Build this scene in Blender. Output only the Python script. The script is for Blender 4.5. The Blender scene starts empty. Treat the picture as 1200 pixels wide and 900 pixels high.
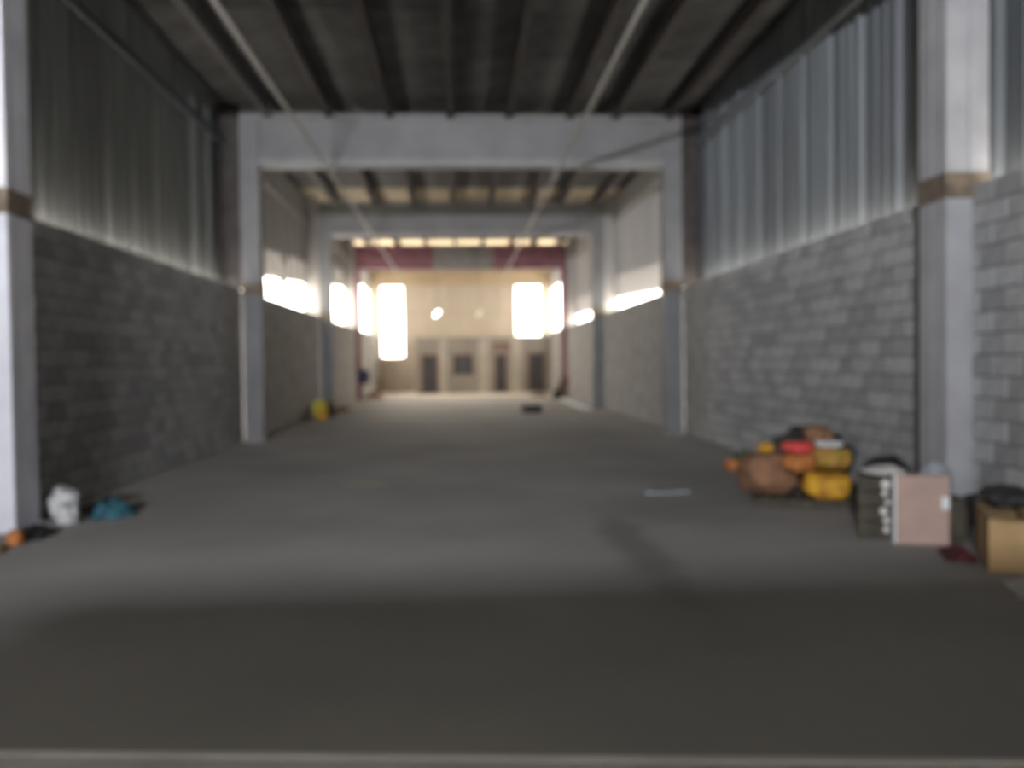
import bpy, bmesh, math, random
from mathutils import Vector, Matrix, noise
random.seed(7)
scene = bpy.context.scene
COL = scene.collection

# ------------------------------------------------------------------ camera
yaw, pit, rol, f = .0627, .025, .0127, 982.0
F = Vector((math.sin(yaw)*math.cos(pit), math.cos(yaw)*math.cos(pit), -math.sin(pit)))
Rv = Vector((math.cos(yaw), -math.sin(yaw), 0)); U = Rv.cross(F)
R2 = math.cos(rol)*Rv - math.sin(rol)*U; U2 = math.cos(rol)*U + math.sin(rol)*Rv
cam_d = bpy.data.cameras.new('camera'); cam = bpy.data.objects.new('camera', cam_d); COL.objects.link(cam)
cam_d.sensor_width = 36; cam_d.lens = f/1200*36
cam_d.clip_end = 200
M = Matrix((R2, U2, -F)).transposed().to_4x4(); M.translation = Vector((0, 0, 1.55))
cam.matrix_world = M
cam_d.dof.use_dof = True                       # the photograph is out of focus everywhere
cam_d.dof.focus_distance = 1.0
cam_d.dof.aperture_fstop = 2.6
scene.camera = cam

# ------------------------------------------------------------------ light
world = bpy.data.worlds.new('world'); scene.world = world; world.use_nodes = True
bg = world.node_tree.nodes['Background']
bg.inputs[0].default_value = (1.0, .925, .83, 1); bg.inputs[1].default_value = 9.0
def area(name, loc, target, sx, sy, power, color, portal=False):
    d = bpy.data.lights.new(name, 'AREA'); d.shape = 'RECTANGLE'; d.size = sx; d.size_y = sy
    d.energy = power; d.color = color
    o = bpy.data.objects.new(name, d); COL.objects.link(o); o.location = loc
    o.rotation_euler = (Vector(target)-Vector(loc)).to_track_quat('-Z', 'Y').to_euler()
    return o
# daylight falling in over the added gate behind the camera
area('entrance_daylight', (-3.0, -8.0, 3.8), (.3, 17.7, 6.5), .9, .2, 760, (.94, .955, 1.0)).data.spread = math.radians(75)
scene.view_settings.view_transform = 'Standard'; scene.view_settings.look = 'None'
scene.view_settings.exposure = 0.0; scene.view_settings.gamma = 1.0
scene.view_settings.use_curve_mapping = False

# ------------------------------------------------------------------ materials
def mat(name, c, rough=.8, var=.12, scale=4.0, c2=None, metal=0, bump=0.0, rnd=0.0, emit=0, stretch=None, fine=0.0):
    m = bpy.data.materials.new(name); m.use_nodes = True; nt = m.node_tree; N = nt.nodes; L = nt.links
    b = N['Principled BSDF']; b.inputs['Roughness'].default_value = rough; b.inputs['Metallic'].default_value = metal
    tc = N.new('ShaderNodeTexCoord'); mp = N.new('ShaderNodeMapping'); L.new(tc.outputs['Object'], mp.inputs[0])
    if stretch: mp.inputs['Scale'].default_value = stretch
    n = N.new('ShaderNodeTexNoise'); n.inputs['Scale'].default_value = scale; n.inputs['Detail'].default_value = 6
    L.new(mp.outputs[0], n.inputs[0])
    r = N.new('ShaderNodeValToRGB'); r.color_ramp.elements[0].position = .32; r.color_ramp.elements[1].position = .68
    c2 = c2 or c
    r.color_ramp.elements[0].color = (*[v*(1-var) for v in c2], 1); r.color_ramp.elements[1].color = (*[min(1, v*(1+var)) for v in c], 1)
    L.new(n.outputs[0], r.inputs[0]); out = r.outputs[0]
    if rnd:
        oi = N.new('ShaderNodeObjectInfo'); mr = N.new('ShaderNodeMapRange'); L.new(oi.outputs['Random'], mr.inputs[0])
        mr.inputs[3].default_value = 1-rnd; mr.inputs[4].default_value = 1+rnd
        mx = N.new('ShaderNodeVectorMath'); mx.operation = 'SCALE'; L.new(out, mx.inputs[0]); L.new(mr.outputs[0], mx.inputs['Scale']); out = mx.outputs[0]
    L.new(out, b.inputs['Base Color'])
    if bump:
        bn = N.new('ShaderNodeTexNoise'); bn.inputs['Scale'].default_value = scale*12; L.new(tc.outputs['Object'], bn.inputs[0])
        bp = N.new('ShaderNodeBump'); bp.inputs['Strength'].default_value = bump; bp.inputs['Distance'].default_value = .01
        L.new(bn.outputs[0], bp.inputs['Height']); L.new(bp.outputs[0], b.inputs['Normal'])
    if emit:
        b.inputs['Emission Color'].default_value = (1, .95, .85, 1); b.inputs['Emission Strength'].default_value = emit
    m['nodes_out'] = 0
    return m
MT = {
 'block': mat('concrete block', (.335,.337,.337), .95, .10, 6, bump=.4, rnd=.22),
 'block_row': mat('concrete block rows', (.31,.30,.285), .95, .2, 3, bump=.4),
 'mortar': mat('mortar', (.12,.12,.12), .95, .15, 8, bump=.3),
 'cement': mat('cement render', (.30,.30,.30), .9, .12, 3, bump=.3),
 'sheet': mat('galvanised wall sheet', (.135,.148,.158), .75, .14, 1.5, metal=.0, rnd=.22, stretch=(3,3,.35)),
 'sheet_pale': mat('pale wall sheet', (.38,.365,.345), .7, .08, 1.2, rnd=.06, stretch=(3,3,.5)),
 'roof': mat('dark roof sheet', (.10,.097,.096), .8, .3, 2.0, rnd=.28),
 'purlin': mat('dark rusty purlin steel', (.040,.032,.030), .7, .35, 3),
 'roof_lit': mat('pale roof sheet', (.50,.42,.30), .8, .15, 2.0, rnd=.1),  # paler copy of the roof sheet, painting in light on the deck
 'purlin_lit': mat('grey purlin steel', (.10,.097,.095), .6, .2, 3),  # paler purlin copy, painting in light on the leftmost purlin
 'steel': mat('grey primed steel', (.165,.165,.167), .65, .10, 2.2, bump=.1),
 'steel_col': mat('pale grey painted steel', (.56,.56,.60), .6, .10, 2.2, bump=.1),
 'maroon': mat('maroon primer steel', (.155,.06,.077), .6, .2, 2.0),
 'steel_mid': mat('bare dull steel', (.17,.155,.15), .65, .2, 2.0),
 'steel_f': mat('grey column steel', (.175,.175,.18), .65, .1, 2.0),
 'coat': mat('added white bounce coat', (.78,.77,.75), .95, .05, 2.0),
 'galv': mat('pale worn steel track', (.55,.54,.53), .6, .1, 2.0),
 'amber': mat('amber sack', (.34,.17,.04), .7, .2, 9, c2=(.36,.27,.03), bump=.5),
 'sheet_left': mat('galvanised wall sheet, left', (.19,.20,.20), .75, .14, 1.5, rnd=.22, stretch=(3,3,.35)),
 'yard': mat('dark sky blocker', (.13,.13,.125), .9, .1, 1),
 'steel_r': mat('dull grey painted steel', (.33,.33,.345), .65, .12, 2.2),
 'flange': mat('grey flange steel', (.225,.225,.228), .6, .1, 2.2),
 'collar': mat('rusty brown collar', (.16,.125,.09), .8, .3, 9),
 'end': mat('cream end sheet', (.37,.315,.245), .8, .07, 1.0, stretch=(2,2,.4)),
 'endtan': mat('tan end sheet', (.36,.275,.175), .8, .08, 1.0),
 'plaster': mat('grey cream plaster', (.20,.18,.155), .9, .10, 1.4, bump=.2),
 'plaster_l': mat('pale plaster pilaster', (.30,.272,.232), .9, .08, 1.4, bump=.2),
 'doorm': mat('dark grey door', (.036,.038,.042), .7, .2, 3),
 'doorf': mat('dark reddish timber', (.13,.075,.055), .7, .2, 4),
 'glass': mat('dark window glass', (.02,.024,.03), .5, .2, 2),
 'pipe': mat('pale galvanised pipe', (.24,.22,.19), .6, .1, 6),
 'white': mat('white woven plastic', (.52,.52,.52), .8, .12, 14, bump=.6),
 'white2': mat('off white paper', (.62,.60,.56), .85, .12, 9, bump=.5),
 'teal': mat('teal cloth', (.03,.17,.19), .9, .3, 16, c2=(.03,.06,.14), bump=.6),
 'black': mat('black plastic', (.018,.019,.02), .6, .3, 9, bump=.5),
 'blue': mat('dark blue cloth', (.05,.055,.11), .9, .3, 9, bump=.4),
 'yellow': mat('yellow plastic sack', (.60,.33,.02), .7, .2, 10, c2=(.48,.20,.03), bump=.5),
 'lime': mat('yellow green sack', (.50,.42,.05), .7, .2, 10, bump=.5),
 'orange': mat('orange plastic', (.42,.15,.04), .7, .2, 10, bump=.4),
 'brownpink': mat('reddish brown sack', (.235,.12,.065), .85, .2, 8, bump=.6),
 'red': mat('red plastic bag', (.62,.07,.06), .7, .2, 12, bump=.5),
 'green': mat('green plastic', (.06,.14,.05), .8, .2, 12),
 'brown': mat('brown debris', (.14,.095,.05), .95, .35, 12, bump=.6),
 'darkred': mat('dark red rag', (.10,.02,.022), .9, .3, 9, bump=.5),
 'crate': mat('dark olive crate', (.055,.047,.033), .8, .3, 9, bump=.3),
 'gold': mat('pale gold scraps', (.68,.56,.40), .7, .2, 20, bump=.3),
 'pink': mat('pinkish beige board', (.42,.30,.25), .85, .10, 3, bump=.2),
 'board_edge': mat('white board edge', (.70,.74,.76), .8, .05, 3),
 'carton': mat('tan cardboard', (.42,.28,.135), .9, .12, 3, bump=.2),
 'greycloth': mat('blue grey cloth', (.30,.32,.35), .9, .15, 9, bump=.5),
 'lampbody': mat('white lamp housing', (.7,.68,.62), .5, .05, 3),
 'lamp_on': mat('glowing lamp lens', (1,.95,.85), .5, 0, 3, emit=14),
 'wire': mat('dark cable', (.03,.03,.03), .6, .1, 3),
}
def skylight_mat():
    m = bpy.data.materials.new('translucent roof sheet'); m.use_nodes = True; N = m.node_tree.nodes; L = m.node_tree.links
    tr = N.new('ShaderNodeBsdfTranslucent'); tr.inputs[0].default_value = (.95,.88,.74,1)
    df = N.new('ShaderNodeBsdfDiffuse'); df.inputs[0].default_value = (.6,.55,.45,1)
    mx = N.new('ShaderNodeMixShader'); mx.inputs[0].default_value = .5
    L.new(tr.outputs[0], mx.inputs[1]); L.new(df.outputs[0], mx.inputs[2]); L.new(mx.outputs[0], N['Material Output'].inputs[0]); return m
MT['skylight'] = skylight_mat()
def glow_strip_mat():  # passes sky light through strips added at the foot of pale sheets
    m = bpy.data.materials.new('added glow strip'); m.use_nodes = True; N = m.node_tree.nodes; L = m.node_tree.links
    tr = N.new('ShaderNodeBsdfTranslucent'); tr.inputs[0].default_value = (.9,.87,.82,1)
    df = N.new('ShaderNodeBsdfDiffuse'); df.inputs[0].default_value = (.42,.40,.38,1)
    mx = N.new('ShaderNodeMixShader'); mx.inputs[0].default_value = .955
    L.new(tr.outputs[0], mx.inputs[1]); L.new(df.outputs[0], mx.inputs[2]); L.new(mx.outputs[0], N['Material Output'].inputs[0]); return m
MT['glow_strip'] = glow_strip_mat()
def floor_mat():
    m = mat('worn concrete floor', (.33,.32,.30), .85, .05, .55, c2=(.285,.278,.265), bump=.12)
    nt = m.node_tree; N = nt.nodes; L = nt.links; b = N['Principled BSDF']
    src = b.inputs['Base Color'].links[0].from_socket
    tc = N.new('ShaderNodeTexCoord')
    wob = N.new('ShaderNodeTexNoise'); wob.inputs['Scale'].default_value = 1.7; L.new(tc.outputs['Object'], wob.inputs[0])
    def stain_or_light(loc, size, col, amt, src):
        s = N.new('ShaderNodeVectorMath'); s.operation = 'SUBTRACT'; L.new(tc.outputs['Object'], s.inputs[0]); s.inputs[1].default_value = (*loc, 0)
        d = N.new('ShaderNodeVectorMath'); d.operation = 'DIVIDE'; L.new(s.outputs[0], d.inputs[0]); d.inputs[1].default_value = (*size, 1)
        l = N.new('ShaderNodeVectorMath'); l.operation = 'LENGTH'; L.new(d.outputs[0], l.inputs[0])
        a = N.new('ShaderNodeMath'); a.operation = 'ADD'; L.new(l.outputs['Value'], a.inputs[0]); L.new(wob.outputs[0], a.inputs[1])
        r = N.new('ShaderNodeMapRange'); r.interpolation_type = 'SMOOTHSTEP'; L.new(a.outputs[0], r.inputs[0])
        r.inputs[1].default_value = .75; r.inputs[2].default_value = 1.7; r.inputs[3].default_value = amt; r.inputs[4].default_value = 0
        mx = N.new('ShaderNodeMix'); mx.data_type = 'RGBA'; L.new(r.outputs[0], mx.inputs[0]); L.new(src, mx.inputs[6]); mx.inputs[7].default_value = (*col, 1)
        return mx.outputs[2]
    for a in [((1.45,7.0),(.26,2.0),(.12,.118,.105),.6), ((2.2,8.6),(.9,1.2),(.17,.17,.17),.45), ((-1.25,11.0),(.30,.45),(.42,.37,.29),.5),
              ((-2.2,12.5),(.9,.6),(.24,.23,.2),.5), ((2.6,18),(1.2,5),(.17,.165,.155),.35), ((0,45.5),(9,7),(.62,.56,.46),.85), ((3.4,10.5),(1.2,2.6),(.17,.17,.168),.5)]:  # the wide pale ellipse paints far-end daylight into the floor colour
        src = stain_or_light(*a, src)
    L.new(src, b.inputs['Base Color']); return m
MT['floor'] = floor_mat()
def beam3_mat():
    m = MT['maroon'].copy(); m.name = 'maroon and bare grey steel'; return m

# ------------------------------------------------------------------ helpers
def bx(bm, x0, x1, y0, y1, z0, z1, rot=None, bevel=0):
    x0, x1 = sorted((x0,x1)); y0, y1 = sorted((y0,y1)); z0, z1 = sorted((z0,z1))
    r = bmesh.ops.create_cube(bm, size=1); vs = r['verts']
    for v in vs: v.co = Vector(((x0+x1)/2+v.co.x*(x1-x0), (y0+y1)/2+v.co.y*(y1-y0), (z0+z1)/2+v.co.z*(z1-z0)))
    if rot: bmesh.ops.transform(bm, matrix=rot, verts=vs)
    if bevel:
        es = list({e for v in vs for e in v.link_edges})
        bmesh.ops.bevel(bm, geom=es, offset=bevel, segments=1, affect='EDGES')
    return vs
def tube(bm, pts, r, n=10, cap=True):
    pts = [Vector(p) for p in pts]; rings = []
    for i, p in enumerate(pts):
        d = (pts[min(i+1, len(pts)-1)]-pts[max(i-1, 0)]).normalized()
        a = d.orthogonal().normalized() if abs(d.z) > .9 else d.cross(Vector((0,0,1))).normalized()
        b = d.cross(a); rr = r[i] if isinstance(r, (list, tuple)) else r
        rings.append([bm.verts.new(p+rr*(math.cos(t*2*math.pi/n)*a+math.sin(t*2*math.pi/n)*b)) for t in range(n)])
    for A, B in zip(rings, rings[1:]):
        for i in range(n): bm.faces.new((A[i], A[(i+1)%n], B[(i+1)%n], B[i]))
    if cap: bm.faces.new(rings[0][::-1]); bm.faces.new(rings[-1])
def poly_prism(bm, prof, axis, a, b):
    """extrude a closed 2-D profile along axis ('x','y','z') from a to b"""
    def P(p, t):
        return {'x': (t, p[0], p[1]), 'y': (p[0], t, p[1]), 'z': (p[0], p[1], t)}[axis]
    A = [bm.verts.new(P(p, a)) for p in prof]; B = [bm.verts.new(P(p, b)) for p in prof]; n = len(prof)
    for i in range(n): bm.faces.new((A[i], A[(i+1)%n], B[(i+1)%n], B[i]))
    bm.faces.new(A[::-1]); bm.faces.new(B)
def mesh(name, bm, m, smooth=False):
    bmesh.ops.recalc_face_normals(bm, faces=bm.faces)
    me = bpy.data.meshes.new(name); bm.to_mesh(me); bm.free(); me.materials.append(m)
    if smooth:
        for p in me.polygons: p.use_smooth = True
    return me
def link(name, me, parent=None, loc=(0,0,0), rz=0):
    o = bpy.data.objects.new(name, me); COL.objects.link(o); o.location = loc; o.rotation_euler = (0,0,rz)
    if parent: o.parent = parent
    return o
def obj(name, bm, m, parent=None, loc=(0,0,0), rz=0, smooth=False):
    return link(name, mesh(name, bm, m, smooth), parent, loc, rz)
def box(name, m, parent, *c, bevel=0):
    bm = bmesh.new(); bx(bm, *c, bevel=bevel); return obj(name, bm, m, parent)
def tag(o, label, cat, group=None):
    o['label'] = label; o['category'] = cat
    if group: o['group'] = group
    return o
def thing(name, label, cat, loc=(0,0,0), rz=0, group=None):
    o = bpy.data.objects.new(name, None); COL.objects.link(o); o.location = loc; o.rotation_euler = (0,0,rz)
    o.empty_display_size = .2
    return tag(o, label, cat, group)
def struct(o, label=None):
    o['kind'] = 'structure'
    if label: o['label'] = label
    return o
def sack_bm(sx, sy, sz, seed, lump=.16, flat=.0, power=.75, sub=4, tie=False):
    """a filled soft sack resting on z=0: squashed superellipsoid with creases"""
    bm = bmesh.new(); bmesh.ops.create_icosphere(bm, subdivisions=sub, radius=1)
    off = Vector((seed*3.1, seed*1.7, seed*.9))
    for v in bm.verts:
        c = v.co.copy()
        p = Vector([math.copysign(abs(a)**power, a) for a in c])
        n1 = noise.noise(c*1.6+off); n2 = noise.noise(c*4.5+off); n3 = noise.noise(Vector((c.x*9, c.y*9, c.z*2.5))+off)
        p *= 1+lump*n1+lump*.45*n2+lump*.28*n3
        z = p.z*.5+.5
        if tie and z > .78:
            k = (z-.78)/.3; w = max(.16, 1-1.5*k)+.10*max(0, k-.7)
            p.x *= w; p.y *= w
        if z < .14: z = z*.15
        v.co = Vector((p.x*sx/2, p.y*sy/2, max(0, z)*sz))
    return bm
def cloth_bm(sx, sy, h, seed, n=16, thick=.008):
    """a crumpled sheet of cloth, plastic or paper lying on z=0, with an uneven outline"""
    bm = bmesh.new(); off = Vector((seed*2.3, seed, 0)); g = []
    for i in range(n+1):
        row = []
        for j in range(n+1):
            u, v = i/n*2-1, j/n*2-1
            r = max(abs(u), abs(v)); l = math.hypot(u, v) or 1
            x, y = u*(r/l*.45+.55), v*(r/l*.45+.55)
            e = 1+.28*noise.noise(Vector((x, y, seed))*1.7)
            z = (1-min(1, math.hypot(x, y))**2)*.55+.45*abs(noise.noise(Vector((x*3, y*3, 0))+off))*2*(1-r*r*.6)
            row.append(bm.verts.new((x*e*sx/2, y*e*sy/2, thick+max(0, z)*h)))
        g.append(row)
    for i in range(n):
        for j in range(n): bm.faces.new((g[i][j], g[i+1][j], g[i+1][j+1], g[i][j+1]))
    r = bmesh.ops.extrude_face_region(bm, geom=list(bm.faces))
    for e in r['geom']:
        if isinstance(e, bmesh.types.BMVert): e.co.z = max(0, e.co.z-thick)
    return bm

# ------------------------------------------------------------------ the hall
XL, XR = -4.44, 4.76                    # inner faces of the block walls
YF, YE = -3.0, 46.2                     # entrance wall behind the camera, end wall
FR = [8.2, 17.7, 27.2, 36.7]            # portal frames
TOPW, TH = 3.14, .16                    # block wall height, thickness
DECK = 7.0
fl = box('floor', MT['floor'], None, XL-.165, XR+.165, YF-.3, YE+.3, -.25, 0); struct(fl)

# --- block walls
CH, CL = TOPW/16, .40
def block_mesh(name, l, side, m):
    bm = bmesh.new(); x0 = 0; s = side
    # chamfered face: outer box plus slightly smaller proud face
    e = .007; hl, hh = l/2-.006, CH/2-.005
    def ring(x, q): return [bm.verts.new((x, y, z)) for y, z in ((-hl+q,-hh+q),(hl-q,-hh+q),(hl-q,hh-q),(-hl+q,hh-q))]
    A = ring(s*.05, 0); B = ring(-s*.003, 0); C = ring(-s*.011, e)
    for P, Q in ((A, B), (B, C)):
        for i in range(4): bm.faces.new((P[i], P[(i+1)%4], Q[(i+1)%4], Q[i]))
    bm.faces.new(C); bm.faces.new(A[::-1])
    return mesh(name, bm, m)
def block_wall(side, y0, y1, single, label, near_first=True):
    """side -1 left, +1 right; single = how many blocks are objects of their own"""
    X = XR if side > 0 else XL
    name = 'wall_right' if side > 0 else 'wall_left'
    core = box(name, MT['mortar'], None, X+side*.006, X+side*TH, y0, y1, 0, TOPW-.005); struct(core, label)
    coat = box('outer_bounce_face', MT['coat'], core, X+side*TH, X+side*(TH+.006), y0, y1, 0, TOPW-.01)  # unseen white face added to bounce daylight onto the wall sheets
    full = block_mesh('concrete_block', CL, side, MT['block']); cuts = {}
    cells = []
    for r in range(16):
        y = y0 - (CL/2 if r % 2 else 0)
        while y < y1-.02:
            a, b = max(y, y0), min(y+CL, y1)
            if b-a > .06: cells.append((a, b, r))
            y += CL
    cells.sort(key=lambda c: c[0])
    rest = bmesh.new(); k = 0
    for a, b, r in cells:
        l = round(b-a, 2); c = ((a+b)/2); z = (r+.5)*CH; dx = side*random.uniform(-.002, .003)
        if k < single:
            me = full if l == CL else cuts.setdefault(l, None) or block_mesh('concrete_block', l, side, MT['block'])
            if l != CL: cuts[l] = me
            link('concrete_block', me, core, (X+dx, c, z)); k += 1
        else:
            bx(rest, X-side*.011+dx, X+side*.05, a+.006, b-.006, r*CH+.005, (r+1)*CH-.005)
    if len(rest.faces):
        o = obj('block_courses', rest, MT['block_row'], core); o['kind'] = 'stuff'
    return core
# --- wall sheets: trapezoidal ribs, one lap rib at each panel's edge
SW = .93
def sheet_prof(w, side):
    pts = [(0,0),(.03,.075),(.085,.075),(.115,0)]
    for k in (.36, .62):
        pts += [(k*w,0),(k*w+.02,.028),(k*w+.06,.028),(k*w+.08,0)]
    pts += [(w,0)]
    return pts
def sheet_panel(X, side, y, w, z0, z1, m, parent, lean=0):
    pr = sheet_prof(w, side)
    inner = [(X-side*d, y+s) for s, d in pr]; outer = [(X-side*d+side*.004, y+s) for s, d in pr][::-1]
    bm = bmesh.new(); poly_prism(bm, inner+outer, 'z', z0, z1)
    if m is MT['sheet_pale']:
        # thin translucent strip added so the lower sheets glow: one skin
        b2 = bmesh.new(); lo = [b2.verts.new((p[0]+side*.006, p[1], z0)) for p in inner]; hi = [b2.verts.new((p[0]+side*.006, p[1], z0+.72)) for p in inner]
        for k in range(len(lo)-1): b2.faces.new((lo[k], lo[k+1], hi[k+1], hi[k]))
        bm.free(); bm = bmesh.new(); poly_prism(bm, inner+outer, 'z', z0+.70, z1)
        q = obj('added_glow_strip', b2, MT['glow_strip'], parent); q['label'] = 'added translucent strip for glow along the lower sheets'
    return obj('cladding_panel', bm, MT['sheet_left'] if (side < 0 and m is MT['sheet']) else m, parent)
def clad(side, y0, y1, gap, m, parent, off=.43):
    Xs = (XR+off) if side > 0 else (XL-off)
    n = max(1, round((y1-y0)/SW)); w = (y1-y0)/n
    for i in range(n):
        t = (i+.5)/n
        sheet_panel(Xs+side*(.004 if i % 2 else 0), side, y0+i*w-.012, w+.024, gap(t), DECK, m, parent)
    bm = bmesh.new()
    for z in (6.05,):
        poly_prism(bm, [(Xs-side*.08, z), (Xs-side*.16, z), (Xs-side*.16, z+.02), (Xs-side*.10, z+.02), (Xs-side*.10, z+.12), (Xs-side*.16, z+.12), (Xs-side*.16, z+.14), (Xs-side*.08, z+.14)], 'y', y0, y1)
    obj('girt', bm, m, parent)
ends = {-1: [YF, 8.25, 17.7, 27.2, 36.7, YE], 1: [YF, 7.7, 17.7, 27.2, 36.7, YE]}
nth = ['entrance end', 'nearest full bay', 'second full bay', 'third full bay', 'last bay']
for side in (-1, 1):
    E = ends[side]
    for b in range(5):
        a = E[b]; c = E[b+1]
        s = 'left' if side < 0 else 'right'
        y0 = a+(.22 if b else 0); y1 = c-.22 if b < 4 else c
        if b == 1: y0 = a+(.75 if side > 0 else .5)
        if b == 0: y1 = c-.05
        single = 300 if b == 1 else (230 if (b == 0 and side > 0) else 0)
        w = None; X0 = XR if side > 0 else XL
        if b == 0 and side > 0:
            # far part in sight is block by block, counted from its far end
            struct(box('wall_right', MT['cement'], None, XR, XR+TH, a, 3.0, 0, TOPW), 'right wall beside the camera')
            y0 = 3.0
        w = block_wall(side, y0, y1, single, f'grey block and sheet {s} wall, {nth[b]}')
        if b in (0, 1): g = lambda t: TOPW+.08
        elif b == 2: g = (lambda t: TOPW+.25+.55*t+random.uniform(0,.22)) if side < 0 else (lambda t: TOPW+.06+.42*t)
        elif b == 3: g = (lambda t: 4.55+.2*t+random.uniform(0,.1)) if side < 0 else (lambda t: TOPW+.30+.15*t)
        else: g = None
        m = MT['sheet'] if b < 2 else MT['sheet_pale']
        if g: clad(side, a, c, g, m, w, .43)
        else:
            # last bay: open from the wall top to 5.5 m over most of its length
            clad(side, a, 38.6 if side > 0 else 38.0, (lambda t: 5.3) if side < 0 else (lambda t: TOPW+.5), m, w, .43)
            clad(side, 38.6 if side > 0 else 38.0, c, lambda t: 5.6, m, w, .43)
            Xs = (XR+.43) if side > 0 else (XL-.43)
            bm = bmesh.new()
            for y in (41.0, 43.6): bx(bm, Xs-side*.16, Xs-side*.08, y-.04, y+.04, TOPW, 5.8)
            obj('opening_post', bm, MT['steel'], w)
        if b > 1: box('closure_strip', MT['purlin'] if b == 2 else MT['sheet_pale'], w, X0, X0+side*.48, a-.012, a+.012, TOPW, DECK)
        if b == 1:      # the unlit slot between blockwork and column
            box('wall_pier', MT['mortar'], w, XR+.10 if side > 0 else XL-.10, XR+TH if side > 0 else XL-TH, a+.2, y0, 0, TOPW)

# --- portal frames
def column_part(t, x0, x1, y0, y1, m, h=6.62):
    """welded box column: two channels with a recessed seam, base plate with bolts, rusty collar at wall-top height"""
    bm = bmesh.new(); c = (x0+x1)/2; yc = (y0+y1)/2; g = .012
    prof = [(x0,y0),(c-g,y0),(c-g,y0+g),(c+g,y0+g),(c+g,y0),(x1,y0),(x1,yc-g),(x1-g,yc-g),(x1-g,yc+g),(x1,yc+g),(x1,y1),(c+g,y1),(c+g,y1-g),(c-g,y1-g),(c-g,y1),(x0,y1),(x0,yc+g),(x0+g,yc+g),(x0+g,yc-g),(x0,yc-g)]
    poly_prism(bm, prof, 'z', .02, h)
    col = obj('column', bm, m, t)
    box('base_plate', m, col, x0-.035, x1+.035, y0-.035, y1+.035, 0, .022, bevel=.004)
    bm = bmesh.new()
    for zz in (3.02, 3.21): bx(bm, x0-.018, x1+.018, y0-.018, y1+.018, zz, zz+.045, bevel=.004)
    bx(bm, x0-.010, x1+.010, y0-.010, y1+.010, 3.04, 3.24)
    obj('collar', bm, MT['collar'], col)
    return col
def frame(y, label, m, mc, zb=5.65, zt=6.72, lx=None, rx=None, mr=None, dep=.40, two_tone=False):
    t = thing('portal_frame', label, 'steel frame', (0, 0, 0), 0)
    lx = lx or (XL+.03, -4.03); rx = rx or (4.37, XR-.02)
    ly = y if not isinstance(y, tuple) else y[0]; ry = y if not isinstance(y, tuple) else y[1]
    column_part(t, lx[0], lx[1], ly-dep/2, ly+dep/2, mc); column_part(t, rx[0], rx[1], ry-dep/2, ry+dep/2, mr or mc)
    yb = (ly+ry)/2; x0, x1 = lx[0], rx[1]
    def prof():
        a, b = yb-.13, yb+.13
        return [(a,zb+.17),(b,zb+.17),(b,zt-.10),(a,zt-.10)]
    parts = [(x0, x1, m)] if not two_tone else [(x0, -1.05, m), (-1.05, 1.55, MT['steel_mid']), (1.55, x1, m)]
    for a, b, mm in parts:
        bm = bmesh.new(); poly_prism(bm, prof(), 'x', a, b); o = obj('beam', bm, mm, t)
        fm = MT['flange'] if mm is MT['steel'] else mm
        for za, zc in ((zb, zb+.155), (zt-.09, zt)): box('flange', fm, o, a, b, yb-.19, yb+.19, za, zc, bevel=.006)
        for za in (zb+.155, zt-.10): box('weld_gap', MT['purlin'], o, a, b, yb-.12, yb+.12, za, za+.015)
        if two_tone: o['label'] = 'grey middle length of beam' if mm is not m else 'maroon end length of beam'
    for x in [x0+.9+i*1.24 for i in range(7)]: box('stiffener', m, t, x-.006, x+.006, yb-.145, yb+.145, zb+.18, zt-.105)
    return t
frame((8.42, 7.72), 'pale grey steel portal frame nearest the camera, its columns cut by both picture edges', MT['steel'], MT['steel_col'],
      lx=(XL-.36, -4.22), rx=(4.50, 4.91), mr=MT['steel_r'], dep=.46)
frame(17.7, 'grey steel portal frame whose wide beam crosses the top middle of the picture', MT['steel'], MT['steel_f'])
frame(27.2, 'grey brown steel portal frame third from the camera, under the dim roof strips', MT['steel'], MT['steel'])
frame(36.7, 'maroon steel portal frame farthest from the camera, before the bright end', MT['maroon'], MT['maroon'],
      lx=(XL+.0, -4.24), rx=(4.50, XR-.0), dep=.3, two_tone=True)

# --- roof: purlins and deck
PX = [-3.83, -2.59, -1.36, -.12, 1.09, 2.36, 3.32, 4.46]
ys = [YF, 8.1, 17.7, 27.2, 36.7, YE]
cb = bmesh.new(); bx(cb, XL-.5, XR+.5, YF-.3, 37.0, DECK+.08, DECK+.12); bx(cb, XL-.5, XR+.5, 41.0, YE+.3, DECK+.08, DECK+.12)
ceil = struct(obj('ceiling', cb, MT['roof'], None))
for b in range(5):
    for i, x in enumerate(PX):
        bm = bmesh.new(); w, z0, z1 = .07, 6.63, 6.945; tk = .012
        poly_prism(bm, [(x-w,z0),(x+w,z0),(x+w,z0+tk*2),(x+.012,z0+tk*2),(x+.012,z1-tk),(x+w,z1-tk),(x+w,z1),(x-w,z1),(x-w,z1-tk),(x-.012,z1-tk),(x-.012,z0+tk*2),(x-w,z0+tk*2)], 'y', ys[b]+(.20 if b else .01), ys[b+1]-(.20 if b < 4 else .01))
        obj('purlin', bm, MT['purlin_lit'] if i in (0,) else MT['purlin'], ceil)
def roof_sheet(w):
    bm = bmesh.new(); top = []; x = XL-.42; n = 8
    pts = []
    for k in range(5):
        s = k*w/5; pts += [(s+.02, .0), (s+.06, -.0), (s+.08, .045), (s+.12, .045)]
    pts = [(0,0)]+pts+[(w,0)]
    lo = [(p[0], p[1]) for p in pts]; up = [(p[0], p[1]+.006) for p in pts][::-1]
    poly_prism(bm, lo+up, 'x', 0, (XR-XL+.88)/2); return mesh('roof_panel', bm, MT['roof'])
rs = roof_sheet(1.0); rsp = rs.copy(); rsp.materials[0] = MT['roof_lit']; rss = rs.copy(); rss.materials[0] = MT['skylight']
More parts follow.
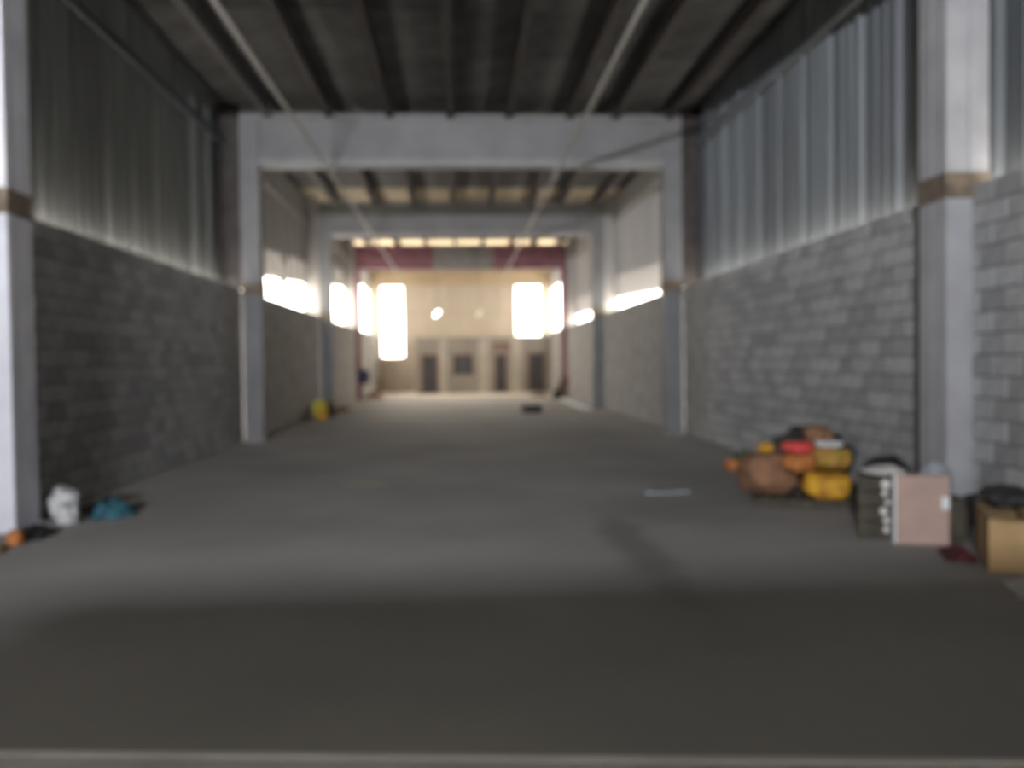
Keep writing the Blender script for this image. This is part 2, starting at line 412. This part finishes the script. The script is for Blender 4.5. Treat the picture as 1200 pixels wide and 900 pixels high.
for i in range(50):
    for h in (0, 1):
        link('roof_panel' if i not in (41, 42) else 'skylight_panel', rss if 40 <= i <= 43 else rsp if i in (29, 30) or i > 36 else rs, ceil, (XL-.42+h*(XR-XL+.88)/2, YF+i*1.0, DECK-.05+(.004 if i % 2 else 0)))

# --- end wall with two tall openings and cream sheets
end = bmesh.new()
Z0, Z1 = 1.9, 5.85
for c in ((XL-.45,-4.27,0,7),(-2.95,3.1,0,7),(4.6,XR+.45,0,7),(-4.27,-2.95,0,Z0),(-4.27,-2.95,Z1,7),(3.1,4.6,0,2.5),(3.1,4.6,Z1,7)):
    bx(end, c[0], c[1], YE+.05, YE+.2, c[2], c[3])
ew = obj('wall_back', end, MT['mortar'], None); struct(ew, 'pale end wall with two tall bright openings')
def ep(x0, x1, z0, z1, m, d=.0):
    bm = bmesh.new(); n = max(2, int((x1-x0)/.31)); w = (x1-x0)/n; pts = []
    for k in range(n): pts += [(x0+k*w, 0), (x0+k*w+.03, .03), (x0+k*w+.07, .03), (x0+k*w+.10, 0)]
    pts += [(x1, 0)]
    poly_prism(bm, [(a, YE+.046-b-d) for a, b in pts]+[(x1, YE+.05), (x0, YE+.05)], 'z', z0, z1)
    return obj('end_panel', bm, m, ew)
xs = [XL-.46, -4.27, -2.95, -1.9, -.95, .05, 1.05, 2.05, 3.1, 4.6, XR+.46]
for a, b in zip(xs, xs[1:]):
    lo, hi = (0, 4.3)
    if (a, b) == (-4.27, -2.95): ep(a, b, 0, Z0, MT['end']); ep(a, b, Z1, 7, MT['endtan'], .01); continue
    if (a, b) == (3.1, 4.6): ep(a, b, 0, 2.5, MT['end']); ep(a, b, Z1, 7, MT['endtan'], .01); continue
    ep(a+.008, b-.008, 0, 4.29, MT['end']); ep(a+.008, b-.008, 4.31, Z1, MT['end']); ep(a, b, Z1+.01, 7, MT['endtan'], .02)
for n, (a, b, z0) in enumerate(((-4.27,-2.95,Z0),(3.1,4.6,2.5))):
    wdw = bmesh.new(); q = .06
    for c in ((a,a+q,z0,Z1),(b-q,b,z0,Z1),(a+q,b-q,z0,z0+q),(a+q,b-q,Z1-q,Z1)): bx(wdw, c[0], c[1], YE, YE+.12, c[2], c[3])
    struct(obj('window_%d' % (n+1), wdw, MT['end'], None), ('left' if n == 0 else 'right')+' tall opening of the end wall, glaring with daylight')

# --- office block built across the end
YO = 43.5
holes = [(-1.93,-1.10,0,2.03),(-.35,.74,.92,2.05),(1.86,2.46,0,2.03),(3.60,4.45,0,2.05),(1.78,2.62,2.24,2.58)]
of = bmesh.new()
xsP = [-2.22,-1.93,-1.10,-.35,.74,1.86,2.46,3.60,4.45,XR-.0]
def wallcell(a, b, zs):
    for z0, z1 in zs: bx(of, a, b, YO, YO+.15, z0, z1)
wallcell(-2.22,-1.93,[(0,2.85)]); wallcell(-1.93,-1.10,[(2.03,2.85)]); wallcell(-1.10,-.35,[(0,2.85)])
wallcell(-.35,.74,[(0,.92),(2.05,2.85)]); wallcell(.74,1.86,[(0,2.85)]); wallcell(1.86,2.46,[(2.03,2.24),(2.58,2.85)])
wallcell(2.46,3.60,[(0,2.85)]); wallcell(3.60,4.45,[(2.05,2.85)]); wallcell(4.45,XR,[(0,2.85)])
bx(of, -2.22, -2.07, YO+.15, YE, 0, 2.85); bx(of, -2.22, XR, YO, YE, 2.85, 2.97)
ofo = obj('wall_office', of, MT['plaster'], None); struct(ofo, 'grey cream plastered office front across the end of the hall')
for a, b in ((-1.02,-.62),(1.0,1.55),(2.68,3.25)): box('pilaster', MT['plaster_l'], ofo, a, b, YO-.06, YO, 0, 2.85, bevel=.01)
box('coping', MT['plaster_l'], ofo, -2.3, XR, YO-.10, YO+.0, 2.86, 2.98, bevel=.01)
box('transom', MT['doorf'], ofo, 1.74, 2.66, YO-.03, YO+.03, 2.24, 2.58, bevel=.01)
box('dado', MT['plaster'], ofo, -.45, .9, YO-.03, YO, 0, .55, bevel=.01)
for n, (a, b, z0, z1) in enumerate((holes[0], holes[2], holes[3])):
    bm = bmesh.new(); q = .07
    for c in ((a-.03,a+q,0,z1+.03),(b-q,b+.03,0,z1+.03),(a+q,b-q,z1-q,z1+.03)): bx(bm, c[0], c[1], YO-.02, YO+.13, c[2], c[3])
    d = obj('door_%d' % (n+1), bm, MT['doorf'], None); struct(d, ['leftmost dark door of the office front','narrow middle dark door of the office front','right hand dark door of the office front'][n])
    lf = box('door_leaf', MT['doorm'], d, a+q, b-q, YO+.06, YO+.10, .01, z1-q)
    for z in (.25, 1.1): box('door_panel', MT['doorm'], lf, a+q+.1, b-q-.1, YO+.045, YO+.06, z, z+.65, bevel=.01)
    bm = bmesh.new(); tube(bm, [(b-q-.06, YO+.06, 1.0), (b-q-.06, YO+.01, 1.0), (b-q-.16, YO+.01, 1.0)], .012, 8); obj('door_handle', bm, MT['pipe'], lf)
a, b, z0, z1 = holes[1]
bm = bmesh.new(); q = .07
for c in ((a,a+q,z0,z1),(b-q,b,z0,z1),(a+q,b-q,z0,z0+q),(a+q,b-q,z1-q,z1),((a+b)/2-.03,(a+b)/2+.03,z0+q,z1-q)): bx(bm, c[0], c[1], YO+.02, YO+.10, c[2], c[3])
wd = struct(obj('window_3', bm, MT['doorf'], None), 'dark framed window of the office front')
for c in ((a+q,(a+b)/2-.03),((a+b)/2+.03,b-q)): box('pane', MT['glass'], wd, c[0], c[1], YO+.055, YO+.065, z0+q, z1-q)
box('window_sill', MT['plaster_l'], wd, a-.08, b+.08, YO-.07, YO+.0, z0-.07, z0-.005)

# --- entrance wall behind the camera: gate added below to shade the floor, open strip above
en = bmesh.new()
for c in ((XL-.5,-3.75,0,DECK),(.05,XR+.5,0,DECK),(-3.75,.05,5.1,DECK)): bx(en, c[0], c[1], YF-.2, YF, c[2], c[3])
enw = struct(obj('wall_front', en, MT['cement'], None))
bm = bmesh.new()
for i in range(7): bx(bm, -3.06+i*.44, -3.06+i*.44+.44, YF-.14-.004*(i%2), YF-.08, .02, 2.45)
bx(bm, -3.06, .02, YF-.08, YF-.03, 2.35, 2.45); bx(bm, -3.06, .02, YF-.08, YF-.03, .1, .2)
struct(obj('door_4', bm, MT['steel'], None), 'unseen steel gate leaf added to shade the foreground floor')
bm = bmesh.new()
for i in range(2): bx(bm, -3.75+i*.37, -3.75+i*.37+.365, YF-.07, YF-.02, .02, 1.9)
struct(obj('door_5', bm, MT['steel'], None), 'unseen lower gate leaf added to shape the foreground shade')

# --- unseen dark wall and ground, added to block sky light at the entrance
yw = bmesh.new(); bx(yw, -20, 16, -13, -12.5, -.3, 9); bx(yw, -20, 16, -12.5, YF-.35, -.35, -.05)
struct(obj('wall_sky_blocker', yw, MT['yard'], None), 'unseen wall and ground added outside the entrance to block sky light')

# --- steel track let into the floor at the very bottom of the picture
tr = bmesh.new(); bx(tr, 0, 4.9, -.17, 0, 0, .02, bevel=.004); bx(tr, 0, 4.9, -.05, -.02, .018, .04)
o = obj('trim_1', tr, MT['galv'], None, (-2.35, 3.50, 0), math.atan2(-.44, 4.0)); struct(o, 'grey steel gate track along the floor at the bottom edge')

# ------------------------------------------------------------------ things
for s, x, lab in ((-1, -2.56, 'pale overhead pipe under the beams on the left of the hall'), (1, 2.07, 'pale overhead pipe under the beams on the right of the hall')):
    t = thing('overhead_pipe', lab, 'pipe', (x, 0, 5.47), 0, None)
    bm = bmesh.new(); tube(bm, [(0, YF+.1, 0), (0, YE-.05, 0)], .029, 10); obj('pipe', bm, MT['pipe'], t, smooth=True)
    for y in (8.07, 17.7, 27.2, 36.7):
        bm = bmesh.new(); bx(bm, -.05, .05, y-.02, y+.02, -.045, .045); bx(bm, -.012, .012, y-.012, y+.012, .04, .174); obj('pipe_clamp', bm, MT['pipe'], t)
def flood(x, y, z, on, lab, rx):
    t = thing('hanging_floodlight', lab, 'lamp', (x, y, z), rx, None)
    bm = bmesh.new(); tube(bm, [(0,0,.10),(0,0,DECK-.06-z)], .012, 6); obj('suspension_cable', bm, MT['wire'], t)
    bm = bmesh.new(); bx(bm, -.18, .18, -.08, .08, -.02, .10, Matrix.Rotation(-.75, 4, 'Y'), bevel=.02); obj('housing', bm, MT['lampbody'], t)
    bm = bmesh.new(); bx(bm, -.16, .16, -.10, -.075, -.01, .09, Matrix.Rotation(-.75, 4, 'Y'), bevel=.01); obj('lens', bm, MT['lamp_on' if on else 'lampbody'], t)
flood(-1.04, 42.0, 4.02, True, 'small glowing lamp hanging on a cable in front of the end wall', 0)
flood(1.07, 42.0, 4.02, False, 'unlit pale lamp hanging on a cable, right of the glowing one', 0)

# left: white sack pieces, teal cloth, debris by the nearest column
tag(obj('plastic_sack', sack_bm(.25,.34,.33,1,.3), MT['white'], None, (-4.08, 8.88, 0), .5, True), 'taller crumpled white plastic sack against the nearest left column', 'sack')
tag(obj('plastic_sack', sack_bm(.20,.22,.20,2,.3), MT['white'], None, (-3.92, 8.58, 0), .2, True), 'smaller crumpled white plastic sack beside the teal cloth', 'sack')
tag(obj('cloth', cloth_bm(.44,.50,.22,3), MT['teal'], None, (-3.66, 9.02, 0), .4, True), 'crumpled teal and blue cloth on the floor behind the white sacks', 'cloth')
tag(obj('dirt_heap', cloth_bm(.32,1.3,.06,4), MT['brown'], None, (-4.02, 9.9, 0), 0, True), 'low strip of brown dirt along the foot of the left block wall', 'dirt')
tag(obj('plastic_bag', cloth_bm(.30,.50,.13,5), MT['black'], None, (-3.95, 7.98, 0), .1, True), 'flat black plastic bag at the foot of the nearest left column', 'bag')
tag(obj('plastic_scrap', sack_bm(.14,.16,.14,6,.3,sub=3), MT['orange'], None, (-3.93, 7.62, 0), 0, True), 'orange plastic scrap at the left edge of the picture', 'scrap')
tag(obj('cardboard_scrap', cloth_bm(.26,.30,.10,7), MT['carton'], None, (-4.0, 7.30, 0), .3, True), 'light brown cardboard scrap at the left picture edge below the white column', 'scrap')

# left, far
tag(obj('yellow_sack', sack_bm(.40,.46,.62,8,.16,tie=True), MT['lime'], None, (-4.02, 24.4, 0), 0, True), 'yellow tied sack against the left wall before the third frame', 'sack')
tag(obj('yellow_sack', sack_bm(.26,.30,.30,9,.16), MT['yellow'], None, (-3.86, 23.9, 0), 0, True), 'small yellow sack in front of the tied yellow one by the left wall', 'sack')
tag(obj('black_bag', sack_bm(.46,.50,.50,10,.2,tie=True), MT['black'], None, (-3.98, 25.6, 0), 0, True), 'black bag behind the yellow sacks by the left wall', 'bag')
tag(obj('dirt_heap', cloth_bm(.5,1.1,.22,11), MT['brown'], None, (-3.9, 28.1, 0), 0, True), 'small brown heap just behind the third left column', 'dirt')
tag(obj('rubbish_heap', cloth_bm(.9,1.3,.30,12), MT['doorf'], None, (-3.93, 38.9, 0), 0, True), 'dark reddish heap on the floor at the far left wall', 'rubbish')
def jacket():
    t = thing('hanging_jacket', 'dark blue garment hanging on the maroon left column', 'clothing', (-4.10, 36.44, .72), 0)
    bm = sack_bm(.36,.16,.66,13,.2,power=.8); obj('body', bm, MT['blue'], t, smooth=True)
    for s in (-1, 1):
        bm = bmesh.new(); tube(bm, [(s*.12,0,.58),(s*.20,0,.40),(s*.21,-.01,.12)], [.06,.055,.045], 10); obj('sleeve', bm, MT['blue'], t, smooth=True)
    bm = bmesh.new(); tube(bm, [(0,.05,.64),(0,.0,.70),(0,-.03,.66)], .01, 6); obj('hook', bm, MT['pipe'], t)
jacket()

# black open crate on the floor in the distance
def open_crate(name, label, m, loc, rz, w, d, h, t_=.03):
    t = thing(name, label, 'crate', loc, rz)
    box('crate_floor', m, t, -w/2, w/2, -d/2, d/2, 0, .02)
    for s in (-1, 1):
        for z in (.02, h*.38, h*.72):
            box('slat', m, t, -w/2, w/2, s*d/2-t_/2, s*d/2+t_/2, z, z+h*.28-.01)
            box('slat', m, t, s*w/2-t_/2, s*w/2+t_/2, -d/2+t_/2, d/2-t_/2, z, z+h*.28-.01)
    for sx in (-1, 1):
        for sy in (-1, 1): box('corner_post', m, t, sx*(w/2-.02)-.018, sx*(w/2-.02)+.018, sy*(d/2-.02)-.018, sy*(d/2-.02)+.018, 0, h)
    return t
open_crate('plastic_crate', 'low black crate alone on the floor in the distance', MT['black'], (2.24, 25.9, 0), .15, .55, .40, .24)

# right, far
t = thing('leaning_board', 'dark board leaning against the right wall near the office door', 'board', (4.40, 36.0, 0), 0)
bm = bmesh.new(); bx(bm, -.22, .22, -.02, .02, 0, .95, Matrix.Rotation(.38, 4, 'Y')@Matrix.Rotation(0, 4, 'X')); obj('board', bm, MT['doorf'], t)
t.location = (4.30, 36.0, .085)
tag(obj('black_bag', sack_bm(.42,.6,.42,14,.2), MT['black'], None, (4.15, 35.2, 0), 0, True), 'black bag on the floor in front of the leaning board', 'bag')
tag(obj('straw_heap', cloth_bm(.8,1.6,.16,15), MT['brown'], None, (3.7, 38.6, 0), 0, True), 'low brown heap in front of the right office door', 'dirt')
bm = bmesh.new(); bx(bm, -.13, .13, -3.7, 3.7, 0, .05, bevel=.006)
tag(obj('white_plank', bm, MT['board_edge'], None, (4.21, 30.8, 0), -.012), 'long white plank lying on the floor along the right wall', 'plank')
def flat_sheet():
    t = thing('fibre_board_piece', 'pale flat broken board piece lying on the open floor', 'board', (2.42, 9.75, 0), .1)
    bm = bmesh.new(); poly_prism(bm, [(-.28,-.06),(-.1,-.14),(.27,-.10),(.25,.05),(.05,.10),(-.2,.08)], 'z', .0, .022); obj('board', bm, MT['greycloth'], t)
    bm = bmesh.new(); poly_prism(bm, [(-.15,.12),(.12,.10),(.2,.16),(-.05,.2)], 'z', 0, .018); obj('splinter', bm, MT['crate'], t)
flat_sheet()
tag(obj('plastic_scrap', sack_bm(.20,.22,.17,16,.3,sub=3), MT['orange'], None, (3.82, 11.55, 0), .3, True), 'small orange scrap by the right wall, left of the sack pile', 'scrap')
tag(obj('garden_waste', cloth_bm(.40,.6,.26,17), MT['green'], None, (4.15, 11.9, 0), .3, True), 'dark green clump behind the small orange scrap', 'scrap')

# the sack pile on its pallet
def pallet():
    t = thing('pallet', 'dark low wooden pallet under the yellow and brown sacks', 'pallet', (3.68, 8.88, 0), -.35)
    for y in (-.38, 0, .38): box('bearer', MT['crate'], t, -.48, .48, y-.05, y+.05, 0, .07)
    for i in range(6): box('deck_board', MT['crate'], t, -.5+i*.17, -.5+i*.17+.13, -.45, .45, .07, .09)
pallet()
P = .09
tag(obj('brown_sack', sack_bm(.56,.56,.44,20,.24), MT['brownpink'], None, (3.40, 9.10, P), .2, True), 'big reddish brown sack at the left of the pile', 'sack', None)
tag(obj('yellow_sack', sack_bm(.50,.44,.27,21,.16), MT['yellow'], None, (3.86, 8.60, P), -.3, True), 'bright yellow sack at the bottom front right of the pile', 'sack')
tag(obj('yellow_sack', sack_bm(.46,.40,.24,22,.16), MT['amber'], None, (3.99, 8.84, P+.275), -.5, True), 'amber sack lying upon the bright yellow one', 'sack')
tag(obj('orange_sack', sack_bm(.36,.30,.19,23,.18), MT['orange'], None, (3.57, 8.62, P+.28), .2, True), 'orange sack in the middle of the pile', 'sack')
tag(obj('red_bag', sack_bm(.34,.24,.12,24,.25), MT['red'], None, (3.58, 8.66, P+.475), .2, True), 'bright red plastic bag on top of the pile', 'bag')
tag(obj('white_bag', sack_bm(.30,.16,.07,25,.25), MT['white'], None, (3.93, 8.72, P+.52), -.2, True), 'white plastic bag on top of the pile, below the red one', 'bag')
tag(obj('yellow_scrap', sack_bm(.16,.16,.10,26,.25), MT['yellow'], None, (3.36, 9.06, P+.445), .2, True), 'small yellow bag on top of the brown sack', 'bag')
tag(obj('brown_bundle', sack_bm(.30,.24,.2,27,.3), MT['brownpink'], None, (3.94, 8.98, P+.525), .2, True), 'brown bundle crowning the sack pile', 'bundle')
tag(obj('dark_heap', sack_bm(.46,1.7,.70,28,.22), MT['black'], None, (4.43, 10.35, 0), .05, True), 'dark heap against the wall behind the sack pile', 'plastic')  # one dark lumpy body filling the dark area behind the pile

# crate with scraps, pale board, cartons by the nearest right column
ang = math.atan2(-.32, .16)
def dark_crate():
    t = thing('wooden_crate', 'dark olive wooden crate with pale scraps, left of the pinkish board', 'crate', (3.69, 7.10, 0), -.46)
    w, d, h = .40, .42, .55
    box('crate_floor', MT['crate'], t, -w/2, w/2, -d/2, d/2, 0, .03)
    for k in range(4):
        z = .03+k*.13
        box('slat', MT['crate'], t, -w/2, w/2, -d/2, -d/2+.02, z, z+.115); box('slat', MT['crate'], t, -w/2, w/2, d/2-.02, d/2, z, z+.115)
        box('slat', MT['crate'], t, -w/2-.0, -w/2+.02, -d/2+.02, d/2-.02, z, z+.115); box('slat', MT['crate'], t, w/2-.02, w/2, -d/2+.02, d/2-.02, z, z+.115)
    for sx in (-1, 1):
        for sy in (-1, 1): box('corner_post', MT['crate'], t, sx*(w/2-.035)-.014, sx*(w/2-.035)+.014, sy*(d/2-.035)-.014, sy*(d/2-.035)+.014, .03, h)
    random.seed(3)
    for k in range(6):
        bm = bmesh.new(); bmesh.ops.create_icosphere(bm, subdivisions=2, radius=1)
        s = random.uniform(.022, .036)
        for v in bm.verts: v.co = Vector((v.co.x*s, v.co.y*.008, v.co.z*s*1.1))*(1+.3*noise.noise(v.co*3+Vector((k,0,0))))
        o = obj('pale_patch', bm, MT['white2'], t, (.02+random.uniform(-.02,.02), -d/2-.008, .09+k*.078)); 
    return t
dark_crate()
bm = cloth_bm(.36,.34,.07,31); tag(obj('paper_scraps', bm, MT['white2'], None, (3.69, 7.08, .556), -.4, True), 'crumpled cream paper heaped on top of the dark crate', 'paper')
tag(obj('packing_fill', sack_bm(.28,.30,.44,32,.03,sub=3), MT['black'], None, (3.69, 7.10, .035), -.46, True), 'black bag stuffed inside the dark olive crate', 'bag')
t = thing('pinkish_board', 'pinkish beige boxed board with a white edge before the nearest right column', 'box', (3.835, 6.74, 0), -.28)
box('front_panel', MT['pink'], t, -.205, .205, -.052, .048, 0, .575, bevel=.006)
o = box('side_edge', MT['board_edge'], t, -.222, -.206, -.054, .05, 0, .58, bevel=.002); o['label'] = 'white edge'
bm = bmesh.new(); bx(bm, .14, .20, -.056, -.0525, .30, .40); obj('sticker', bm, MT['board_edge'], t)
tag(obj('cloth_bundle', sack_bm(.30,.26,.64,33,.10), MT['greycloth'], None, (4.17, 7.12, 0), .2, True), 'blue grey cloth bundle behind the pinkish board at the column foot', 'bundle')
def carton():
    t = thing('cardboard_carton', 'tan cardboard carton at the right picture edge', 'carton', (4.17, 6.10, 0), -.46)
    # long face towards the hall
    box('carton_body', MT['carton'], t, -.20, .20, -.45, .30, 0, .375, bevel=.006)
    for s in (-1, 1):
        bm = bmesh.new(); bx(bm, 0, .19, -.45, .30, -.002, .003, Matrix.Rotation(-.25, 4, 'Y')); o = obj('flap', bm, MT['carton'], t, (s*.20, 0, .378), 0)
        if s > 0: o.rotation_euler = (0, 0, math.pi); o.location = (.20, -.15, .378)
    box('tape', MT['gold'], t, -.202, -.199, -.10, -.05, .02, .36)
carton()
tag(obj('brown_sack', sack_bm(.20,.24,.37,34,.10,power=.5), MT['crate'], None, (4.16, 6.82, 0), -.4, True), 'dark brown sack squeezed between pinkish board and tan carton', 'sack')
tag(obj('rag', cloth_bm(.24,.42,.10,35), MT['darkred'], None, (3.84, 6.24, 0), -.4, True), 'dark red rag on the floor before the tan carton', 'rag')
tag(obj('plastic_bag', sack_bm(.36,.60,.12,36,.2), MT['black'], None, (4.17, 6.14, .435), -.46, True), 'black plastic bag lying on top of the tan carton', 'bag')
tag(obj('paper_sack', cloth_bm(.32,.50,.07,37), MT['white2'], None, (3.76, 5.26, 0), -.35, True), 'flat crumpled white sack on the floor at the right picture edge', 'sack')
tag(obj('dark_heap', sack_bm(.34,.62,.50,41,.18), MT['black'], None, (4.52, 8.62, 0), .05, True), 'black plastic bundle at the wall between the yellow sacks and the dark crate', 'plastic')
